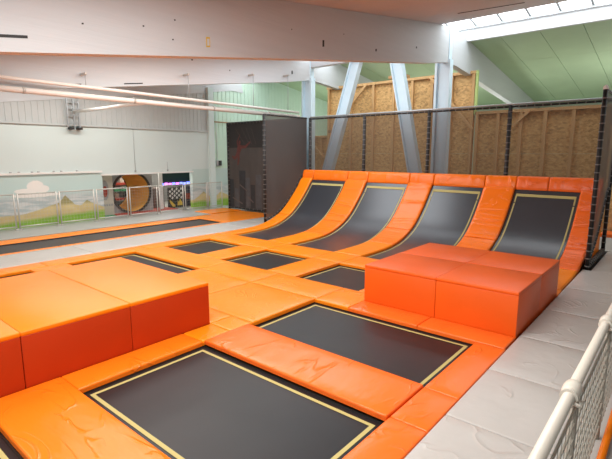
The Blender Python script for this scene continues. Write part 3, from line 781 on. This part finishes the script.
# ------------------------------------------------------------------ stud walls
def stud_wall(name, u0, u1, v, h, studs, label, rail_edge=None):
    t = empty(name, ((u0+u1)/2, v, 0), label, 'board wall')
    mb = MB(); n = int((u1-u0)/1.25)+1
    for k in range(n):
        a = u0+(u1-u0)*k/n; b_ = u0+(u1-u0)*(k+1)/n
        mb.box((a+.002, v, 0.0), (b_-.002, v+.022, min(h, 2.5)-.003)); 
        if h > 2.5: mb.box((a+.002, v, 2.503), (b_-.002, v+.022, h))
    mb.build('board', M['osb'], t)
    for s in studs:
        mb = MB(); mb.box((s-.05, v-.11, 0), (s+.05, v-.001, h-.08)); mb.build('stud', M['timber'], t)
    mb = MB(); mb.box((u0, v-.12, h-.08), (u1, v+.022, h+.02)); mb.build('top_plate', M['timber'], t)
    return t
hi = stud_wall('stud_wall', -12.95, -6.22, 17.0, 5.42, [-12.85, -11.65, -10.5, -9.55, -8.72, -7.9, -7.12, -6.3], 'tall timber framed strand board wall behind the braces and columns')
lo = stud_wall('stud_wall', -6.18, 0.5, 17.0, 3.98, [-6.1, -5.36, -4.60, -3.84, -3.02, -2.1, -1.1], 'low timber framed strand board wall behind the right half of the net')
lf = stud_wall('stud_wall', -15.2, -13.0, 17.0, 3.3, [-14.2, -13.3], 'low strand board wall left of the tall one, behind the side net')
def stay(t, p, q): mb = MB(); mb.bar(p, q, .10, .05, (0, 1, 0)); mb.build('diagonal_stay', M['timber'], t)
stay(hi, (-10.85, 16.86, 5.35), (-11.85, 16.86, 4.35)); stay(hi, (-7.95, 16.86, 5.36), (-6.22, 16.86, 3.38)); stay(lo, (-4.34, 16.86, 3.94), (-4.85, 16.86, 3.45)); stay(lf, (-13.9, 16.86, 3.1), (-13.1, 16.86, 2.3))
mb = MB(); mb.box((-6.22, 16.88, 3.9), (-6.15, 17.0, 5.44)); mb.build('edge_board', M['limewood'], hi)
for (a, b_, z0, z1, l) in ((-12.4, -11.85, 3.34, 3.44, 'small timber block fixed across the left leaning brace'), (-7.2, -6.9, 3.27, 3.37, 'small timber block on the right column above the net')):
    mb = MB(); mb.box((a+.9 if a < -10 else a+.3, 15.10, z0), (b_+.95 if a < -10 else b_+.35, 15.5, z1)); 
    tag(mb.build('timber_block', M['woodblock']), l, 'timber block', 'timber blocks on the steelwork')
mb = MB(); mb.box((-8.75, 15.09, 5.18), (-8.05, 15.4, 5.28)); tag(mb.build('timber_block', M['timber']), 'short timber plank near the top of the right leaning brace', 'timber block', 'timber blocks on the steelwork')

# ------------------------------------------------------------------ left wall
WU = -17.2
w = MB()
w.box((WU-.2, -4, 1.80), (WU, 13.45, 3.5))                      # smooth wall panels above the mural
w.box((WU-.2, 8.36, 1.68), (WU, 12.5, 1.80))
w.box((WU-.2, 13.75, 1.80), (WU, 27, 3.2))
x = -4.0
while x < 13.4:                                                  # corrugated upper band
    w.box((WU-.2, x, 3.5), (WU-.035, x+.12, 5.9), 1); w.box((WU-.2, x+.12, 3.5), (WU-.02, x+.20, 5.9), 1); x += .20
x = 13.75
while x < 27:
    w.box((WU-.2, x, 3.2), (WU-.035, x+.14, 6.9), 2); w.box((WU-.2, x+.14, 3.2), (WU-.02, x+.24, 6.9), 2); x += .24
w.box((WU-.2, 13.75, 1.80), (WU+.001, 27, 3.2), 2)
wl_ = struct(w.build('wall_left', [M['wall'], M['corr'], M['mint']], origin=(WU, 0, 0)), 'pale panel wall on the left with corrugated upper band', 'wall')
w = MB()
w.box((WU-.2, 3, 0), (WU, 8.36, 1.80)); w.box((WU-.2, 12.5, 0), (WU, 13.45, 1.80)); w.box((WU-.2, 13.75, 0), (WU, 16, 1.80)); w.box((WU-.2, -4, 0), (WU, 3, 1.80)); w.box((WU-.2, 16, 0), (WU, 27, 1.80))
struct(w.build('wall_mural', M['mural'], origin=(WU, 0, 0)), 'lower wall painted with clouds, sand dunes and grass', 'wall')
w = MB(); w.box((WU-.2, 13.45, 0), (WU+.12, 13.75, 5.45)); struct(w.build('wall_pillar', M['wall'], origin=(WU, 13.6, 0)), 'pale wall pillar', 'pillar')
w = MB(); w.box((WU, -4, 3.47), (WU+.06, 13.45, 3.53)); struct(w.build('trim_4', M['corr']), 'ledge below the corrugated band', 'ledge')
w = MB(); w.box((WU, -2, 1.78), (WU+.05, 8.36, 1.85)); struct(w.build('trim_5', M['white']), 'white cable ledge above the mural', 'ledge')
for i, v in enumerate((5.25, 5.5, 5.9, 6.1, 6.6, 6.85, 7.4)):
    w = MB(); w.box((WU+.002, v, 1.851), (WU+.05, v+.07, 1.89), 0, .01); tag(w.build('clamp', M['steel_grey']), 'small grey clamp sitting on the white ledge above the mural', 'clamp', 'clamps on the ledge')
w = MB(); w.box((WU, 8.3, 1.66), (WU+.03, 12.56, 1.72)); struct(w.build('trim_6', M['white']), 'lintel over the wall opening', 'lintel')
w = MB(); w.box((4.4, -4, 0), (4.6, 27, 6.6)); struct(w.build('wall_right_light_block', M['greypanel'], origin=(4.5, 0, 0)), 'unseen right wall, added to block side light', 'wall')  # out of view, added to keep side light off the left blocks
w = MB(); w.box((-22, 26.8, 0), (4.4, 27, 5.2)); struct(w.build('wall_back', M['mint'], origin=(0, 27, 0)), 'far end wall behind the board walls', 'wall')
# wall fittings
t = empty('wall_terminal', (WU+.02, 13.98, 1.92), 'small black square wall terminal on the corrugated wall left of the banner', 'terminal')
w = MB(); w.box((WU-.01, 13.86, 1.92), (WU+.10, 14.16, 2.18), 0, .012); w.build('casing', M['steel_grey'], t)
w = MB(); w.box((WU+.10, 13.95, 1.94), (WU+.11, 14.14, 2.16)); w.build('screen', M['blackprint'], t)
w = MB(); w.tube([(WU+.04, 13.93, 2.18), (WU+.04, 13.93, 4.7)], .02, 6); w.build('conduit', M['wall'], t)
w = MB(); w.tube([(WU+.05, 13.8, 3.95), (WU+.05, 15.6, 3.95)], .03, 6); tag(w.build('wall_pipe', M['woodblock']), 'short brown pipe on the mint wall above the banner edge', 'pipe')
for v, z0, z1, l in ((9.74, 1.80, 3.46, 'long thin cord hanging on the wall above the barrel opening'), (11.23, 1.80, 2.15, 'short cord hanging on the wall above the arcade opening')):
    w = MB(); w.tube([(WU+.02, v, z1), (WU+.02, v, z0)], .008, 5); w.box((WU+.001, v-.03, z0-.05), (WU+.05, v+.03, z0+.03), 0, .008)
    tag(w.build('hanging_cable', M['steel_grey']), l, 'cord')
# cable ladder bracket
t = empty('cable_bracket', (WU+.1, 7.4, 3.35), 'grey steel hanger bracket with two legs high on the left wall', 'bracket')
for v in (7.22, 7.44, 7.62):
    w = MB(); w.bar((WU+.12, v, 4.4), (WU+.12, v, 3.42), .05, .05, (1, 0, 0)); w.build('rail', M['steel_grey'], t)
for v in (7.26, 7.55):
    w = MB(); w.box((WU+.02, v-.03, 3.34), (WU+.22, v+.13, 3.42), 0, .01); w.build('foot', M['blackprint'], t)
w = MB()
for z in (3.6, 3.85, 4.1, 4.3): w.bar((WU+.12, 7.22, z), (WU+.12, 7.62, z), .03, .03, (1, 0, 0))
w.build('rung', M['steel_grey'], t)

# ------------------------------------------------------------------ suspended pipes
t = empty('suspended_pipe', (-12.1, 6, 4.2), 'upper thin cream pipe hanging along the second roof beam', 'pipe', 'cream pipes under the roof beams')
w = MB(); w.tube([(-12.05, -1, 4.22), (-12.05, 6, 4.17), (-12.05, 13.9, 4.09)], .045, 10); w.build('tube', M['pipe'], t)
hang = [(5.61, 4.50), (8.75, 4.88), (11.48, 5.22), (13.29, 5.42)]
for v, z in hang:
    w = MB(); w.tube([(-12.05, v, 4.14), (-12.05, v, z)], .01, 6); r = w.build('hanger_rod', M['steel_grey'], t)
    w = MB(); w.box((-12.28, v-.03, z-.03), (-12.0, v+.03, z+.03), 0, .008); w.build('bracket', M['silver'], t)
t = empty('suspended_pipe', (-12.2, 6, 3.96), 'lower thick cream pipe hanging along the second roof beam', 'pipe', 'cream pipes under the roof beams')
w = MB(); w.tube([(-12.2, -1, 3.965), (-12.2, 14.1, 3.945)], .07, 12); w.build('tube', M['pipe'], t)
for v in (1.5, 4.2, 7.0, 9.8, 12.4):
    w = MB(); w.tube([(-12.2, v-.03, 3.96), (-12.2, v+.03, 3.96)], .078, 12); w.build('coupling', M['silver'], t)
w = MB(); w.tube([(-17.15, 7.45, 3.96), (-12.27, 7.45, 3.955)], .05, 10); tag(w.build('cross_pipe', M['pipe']), 'cream cross pipe running from the wall bracket to the lower pipe', 'pipe', 'cream pipes under the roof beams')

# ------------------------------------------------------------------ mesh fence in front of the mural
def fence_panel(v, L, label):
    t = empty('fence_panel', (-16.8, v+L/2, 0), label, 'fence panel', 'silver fence panels along the mural')
    for a in (v+.05, v+L-.05):
        w = MB(); w.tube([(-16.8, a, 0), (-16.8, a, 1.2)], .026, 8); o = w.build('post', M['silver'], t)
        w = MB(); w.box((-16.9, a-.05, 0), (-16.7, a+.05, .03), 0, .008); w.build('foot', M['silver'], o)
    for z in (.10, 1.17):
        w = MB(); w.tube([(-16.8, v+.05, z), (-16.8, v+L-.05, z)], .022, 8); w.build('rail', M['silver'], t)
    w = MB()
    k = int((L-.1)/.10)
    for i in range(1, k): y = v+.05+(L-.1)*i/k; w.tube([(-16.8, y, .1), (-16.8, y, 1.17)], .0025, 4, cap=False)
    for i in range(1, 9): z = .1+1.07*i/9; w.tube([(-16.8, v+.05, z), (-16.8, v+L-.05, z)], .0022, 4, cap=False)
    w.build('wire_infill', M['silver'], t)
fl = ['silver mesh fence panel cut by the left picture edge', 'silver mesh fence panel in front of the painted cloud', 'silver mesh fence panel in front of the painted dune peaks', 'silver mesh fence panel at the left side of the wooden barrel',
      'silver mesh fence panel at the right side of the wooden barrel', 'silver mesh fence panel in front of the black and white checker board', 'silver mesh fence panel right of the wall opening', 'silver mesh fence panel ending at the dark banner']
for v, l in zip((3.93, 5.24, 6.55, 7.86, 9.17, 10.48, 11.76, 13.0), fl): fence_panel(v, 1.3 if v < 10 else (1.26 if v < 13 else .9), l)

# ------------------------------------------------------------------ room seen through the wall opening
w = MB(); w.box((-21.2, 6, 0), (-21.0, 22, 2.6)); struct(w.build('wall_inner', M['greypanel'], origin=(-21, 12, 0)), 'back wall of the play room', 'wall')
w = MB(); w.box((-21.2, 6, 2.6), (-17.4, 22, 2.7)); struct(w.build('ceiling_inner', M['white'], origin=(-19, 12, 2.6)), 'ceiling of the play room', 'ceiling')
bc = (-18.35, 9.93, .88)
t = empty('barrel_tunnel', (bc[0], bc[1], 0), 'round wooden barrel tunnel with dark rim seen through the wall opening', 'barrel')
def ring(x0, x1, r0, r1, mats, name, n=40):
    mb = MB(); i0 = 0
    for x in (x0, x1):
        for r in (r0, r1):
            for k in range(n): a = 2*math.pi*k/n; mb.v.append((x, bc[1]+r*math.cos(a), bc[2]+r*math.sin(a)))
    idx = lambda a, b_, k: (a*2+b_)*n+k % n
    for k in range(n):
        for q in ((idx(0, 0, k), idx(0, 0, k+1), idx(1, 0, k+1), idx(1, 0, k)), (idx(0, 1, k), idx(1, 1, k), idx(1, 1, k+1), idx(0, 1, k+1)),
                  (idx(0, 0, k), idx(0, 1, k), idx(0, 1, k+1), idx(0, 0, k+1)), (idx(1, 0, k), idx(1, 0, k+1), idx(1, 1, k+1), idx(1, 1, k))):
            mb.f.append(q); mb.m.append(0); mb.sm.append(False)
    return mb.build(name, mats, t)
ring(-19.75, -17.9, .80, .84, M['barrelwood'], 'drum'); ring(-17.93, -17.86, .80, .885, M['dark_rim'], 'rim'); ring(-19.8, -19.72, .80, .885, M['dark_rim'], 'rim')
w = MB()
for s in (-.55, .55): w.box((-18.9, bc[1]+s-.1, 0.02), (-18.0, bc[1]+s+.1, .20))
w.build('cradle', M['greypanel'], t)
w = MB(); n = 40; ya_, yb_ = 9.02, 10.98; za_, zb_ = 0.0, 1.76
def sq(k):
    a = 2*math.pi*k/n; c_, s_ = math.cos(a), math.sin(a); m_ = max(abs(c_), abs(s_))
    y = bc[1]+.96*c_/m_; z = bc[2]+.88*s_/m_; return (min(max(y, ya_), yb_), min(max(z, za_), zb_))
for k in range(n):
    a = 2*math.pi*k/n; b_ = 2*math.pi*(k+1)/n
    p, q = sq(k), sq(k+1)
    w.quad([(-17.92, bc[1]+.84*math.cos(a), bc[2]+.84*math.sin(a)), (-17.92, bc[1]+.84*math.cos(b_), bc[2]+.84*math.sin(b_)), (-17.92, q[0], q[1]), (-17.92, p[0], p[1])])
w.box((-19.7, bc[1]-.98, 0), (-17.92, bc[1]-.95, 1.76)); w.box((-19.7, bc[1]+.95, 0), (-17.92, bc[1]+.98, 1.76)); w.box((-19.7, bc[1]-.98, 1.74), (-17.92, bc[1]+.98, 1.76))
w.build('housing', M['greypanel'], t)
w = MB(); w.box((-18.9, 9.0, 0.0), (-17.5, 11.9, .05), 0, .02); tag(w.build('floor_mat', M['redmat']), 'dark red mat on the floor under the barrel', 'floor mat')
w = MB(); w.box((-18.2, 8.3, 0.0), (-17.45, 8.95, .05), 0, .02); tag(w.build('floor_mat', M['greenplastic']), 'small green mat at the left side of the wall opening', 'floor mat')
t = empty('play_panel', (-17.75, 8.85, 0), 'beige play panel with a round porthole left of the barrel', 'play panel')
w = MB(); w.box((-17.8, 8.5, 0), (-17.72, 9.02, 1.66), 0, .01); w.build('board', M['beige'], t)
def disc(y, z, ry, rz, x, mat, name, par): 
    w = MB(); n = 20; w.prism_x([(y+ry*math.cos(2*math.pi*k/n), z+rz*math.sin(2*math.pi*k/n)) for k in range(n)], x-.01, x+.006); return w.build(name, mat, par)
disc(8.68, 1.05, .16, .40, -17.715, M['greypanel'], 'porthole', t); disc(8.68, 1.0, .09, .22, -17.70, M['redmat'], 'porthole_cover', t)
w = MB()
for k in range(4): w.box((-17.72, 8.6+k*.1, .42), (-17.713, 8.67+k*.1, .50))
w.build('stencil', M['greypanel'], t)
t = empty('shelf_rack', (-20.3, 11.2, 0), 'open rack with red and green shelves seen through the barrel', 'shelf rack')
for k, (z, m) in enumerate(((.35, M['redmat']), (.75, M['greenplastic']), (1.05, M['redmat']), (1.45, M['redmat']))):
    w = MB(); w.box((-20.6, 10.1, z), (-20.2, 12.1, z+.09)); w.build('shelf', m, t)
for v in (10.1, 11.0, 12.05):
    w = MB(); w.box((-20.6, v, 0), (-20.5, v+.07, 1.9)); w.build('upright', M['blackprint'], t)
for k, (v, z, h, m) in enumerate(((10.4, .44, .26, 'beige'), (10.8, .84, .18, 'white'), (11.3, .44, .22, 'white'), (11.5, 1.14, .26, 'white'), (10.7, 1.14, .22, 'beige'), (11.0, 1.54, .2, 'white'))):
    w = MB(); w.box((-20.48, v, z+.001), (-20.3, v+.2, z+h), 0, .02); tag(w.build('storage_box', M[m]), 'small pale box standing on a rack shelf seen through the barrel', 'box', 'boxes on the rack')
w = MB(); w.box((-18.0, 11.25, 0), (-17.9, 11.42, 1.66), 0, .01); tag(w.build('white_post', M['white']), 'leaning white post right of the barrel', 'post')
t = empty('checker_board', (-18.2, 12.25, 0), 'black and white slanted checker board with yellow shapes in the wall opening', 'checker board')
w = MB(); w.box((-18.26, 11.86, 0), (-18.2, 12.66, .95)); w.build('board', M['blackprint'], t)
w = MB()
for j in range(5):
    for i in range(6):
        if (i+j) % 2: y = 11.90+i*.12; z = .42+j*.10; w.prism_x([(y, z+.03), (y+.07, z-.02), (y+.12, z+.07), (y+.05, z+.12)], -18.2, -18.192)
w.build('white_check', M['white'], t)
w = MB()
w.prism_x([(11.92, .38), (12.0, .34), (12.2, .14), (12.22, .06), (12.08, .06), (11.96, .22)], -18.2, -18.188); w.prism_x([(12.34, .10), (12.60, .10), (12.60, .24), (12.48, .40), (12.42, .24), (12.36, .34)], -18.2, -18.188)
w.build('yellow_shape', M['yellow'], t)
w = MB(); w.box((-18.5, 11.7, 1.22), (-18.4, 13.3, 1.66)); tag(w.build('sign_board', M['darkgreen']), 'dark green board across the top of the wall opening', 'board')
t = empty('light_strip', (-18.35, 12.4, 1.08), 'glowing blue and violet light strip below the dark green board', 'light strip')
w = MB(); w.box((-18.42, 11.6, 1.02), (-18.402, 13.25, 1.215)); w.build('backing', M['blackprint'], t)
for k in range(8):
    w = MB(); w.box((-18.4, 11.62+k*.2, 1.04+.02*(k % 3)), (-18.32, 11.76+k*.2, 1.15+.015*(k % 2)), 0, .015); w.build('lamp', M['violet_lamp'] if k in (1, 2, 4) else M['blue_lamp'], t)
t = empty('arcade_machine', (-18.4, 12.95, 0), 'dark blue arcade machine with a red panel at the right of the opening', 'arcade machine')
w = MB(); w.prism_x([(12.75, 0), (13.25, 0), (13.25, .95), (12.75, .95)], -18.7, -18.3); w.build('cabinet', plain('dark_blue_laminate', (.03, .035, .06, 1), .4), t)
w = MB(); w.box((-18.3, 12.82, .35), (-18.28, 13.15, .62)); w.build('front_panel', M['redmat'], t)
w = MB(); w.box((-18.9, 11.3, 0.0), (-18.5, 11.85, .95), 0, .02); tag(w.build('cabinet', plain('brown_laminate', (.16, .11, .09, 1), .5)), 'brown cabinet between the barrel and the checker board', 'cabinet')

# ------------------------------------------------------------------ railing at the right
RU = -0.405
t = empty('railing', (RU, 4, 0), 'off-white pipe handrail with grey wire mesh running along the right walkway', 'railing')
w = MB(); w.tube([(RU, 0.6, 1.08), (RU, 9.0, 1.08)], .034, 16); w.build('handrail', M['railwhite'], t)
pv = [1.5, 3.0, 4.5, 6.0, 7.5]
for v in pv:
    w = MB(); w.tube([(RU, v-.075, 1.08), (RU, v-.06, 1.08), (RU, v-.02, 1.08), (RU, v+.02, 1.08), (RU, v+.06, 1.08), (RU, v+.075, 1.08)], [.042, .050, .054, .054, .050, .042], 14)
    w.tube([(RU, v-.10, 1.08), (RU, v-.085, 1.08)], .050, 14)
    w.tube([(RU+.03, v-.12, 1.06), (RU+.07, v-.12, 1.05)], .012, 8); w.tube([(RU+.03, v, 1.03), (RU+.07, v, 1.02)], .012, 8)
    w.build('tee_fitting', M['railwhite'], t)
    w = MB(); w.tube([(RU+.02, v, -.01), (RU+.02, v, 1.03)], .024, 10); w.build('post', M['meshsteel'], t)
for a, b_ in zip(pv[:-1], pv[1:]):
    w = MB(); k = int((b_-a)/.10)
    for i in range(k): y = a+.03+(b_-a-.06)*i/(k-1); w.box((RU+.038, y-.004, .10), (RU+.041, y+.004, 1.0), 1)
    for i in range(9):
        z = .12+.109*i
        w.box((RU+.026, a+.03, z-.010), (RU+.038, b_-.03, z+.010))
    w.build('mesh_panel', [M['meshsteel'], M['meshsteel']], t)
w = MB(); w.tube([(RU+.1, 3.2, .03), (RU+.1, 9, .03)], .03, 8); tag(w.build('orange_pipe', M['orange_side']), 'orange tube on the floor outside the wire mesh railing', 'tube')

# ------------------------------------------------------------------ lights
def area(name, loc, rot, sx, sy, power, col):
    l = bpy.data.lights.new(name, 'AREA'); l.shape = 'RECTANGLE'; l.size = sx; l.size_y = sy; l.energy = power; l.color = col
    o = bpy.data.objects.new(name, l); COL.objects.link(o); o.location = loc; o.rotation_euler = rot; return o
R = math.radians
area('ceiling_lamp_near_left', (-9.5, 0.0, 4.2), (0, 0, 0), 5, 1.2, 90, (1.0, .80, .62))
area('overhead_fill_front_bay', (-3.0, 2.2, 4.68), (R(8.2), 0, 0), 3.8, 4.2, 300, (1.0, .97, .93))  # unseen overhead fill, added to brighten the near walkway and pads
area('overhead_fill_middle_bay', (-9.2, 6.2, 5.12), (R(8.2), 0, 0), 3.6, 5, 240, (1.0, .97, .93))  # added fill tucked out of sight behind the first beam, brightens the floor
area('brace_fill_ridge_bay', (-9.2, 11.3, 5.86), (R(8.2), 0, 0), 3.6, 3.6, 150, (.88, .95, 1.0))  # no fixture here: fill added to lift the pale braces
area('left_aisle_fill', (-15.0, 7.0, 5.0), (0, 0, 0), .8, 6, 160, (1.0, .97, .92))  # added fill for the left wall side, hidden behind the second beam
area('play_room_fill', (-19.2, 11.0, 2.55), (0, 0, 0), 1.5, 4, 130, (1.0, .93, .82))  # area light without fixture, added to brighten the barrel and room
for i, x in enumerate((-14, -8, -2)):  # point fills added behind the board wall to brighten the green roof
    l = bpy.data.lights.new('far_roof_fill', 'POINT'); l.energy = 150; l.shadow_soft_size = .4; l.color = (1, .99, .95)
    o = bpy.data.objects.new('far_roof_fill', l); COL.objects.link(o); o.location = (x, 20.5, 3.2)
wd = bpy.data.worlds.new('World'); S.world = wd; wd.use_nodes = True
bg = wd.node_tree.nodes['Background']; bg.inputs[0].default_value = (0.95, 0.93, 0.92, 1); bg.inputs[1].default_value = 1.0

# ------------------------------------------------------------------ camera
pi_, ya, ro = 0.1659, 0.6979, 0.0009
fwd = Vector((-math.sin(ya)*math.cos(pi_), math.cos(ya)*math.cos(pi_), -math.sin(pi_)))
r0 = Vector((math.cos(ya), math.sin(ya), 0)); u0 = r0.cross(fwd)
right = r0*math.cos(ro)+u0*math.sin(ro); up = -r0*math.sin(ro)+u0*math.cos(ro)
from mathutils import Matrix
cam = bpy.data.cameras.new('camera'); co = bpy.data.objects.new('camera', cam); COL.objects.link(co)
co.matrix_world = Matrix(((right.x, up.x, -fwd.x, 0), (right.y, up.y, -fwd.y, 0), (right.z, up.z, -fwd.z, 2.5), (0, 0, 0, 1)))
cam.sensor_width = 36; cam.lens = 453.67/612*36; cam.clip_start = .05; cam.clip_end = 200
S.camera = co
S.view_settings.view_transform = 'Standard'; S.view_settings.look = 'None'; S.view_settings.gamma = 1
S.view_settings.use_curve_mapping = False; S.view_settings.exposure = 0.45
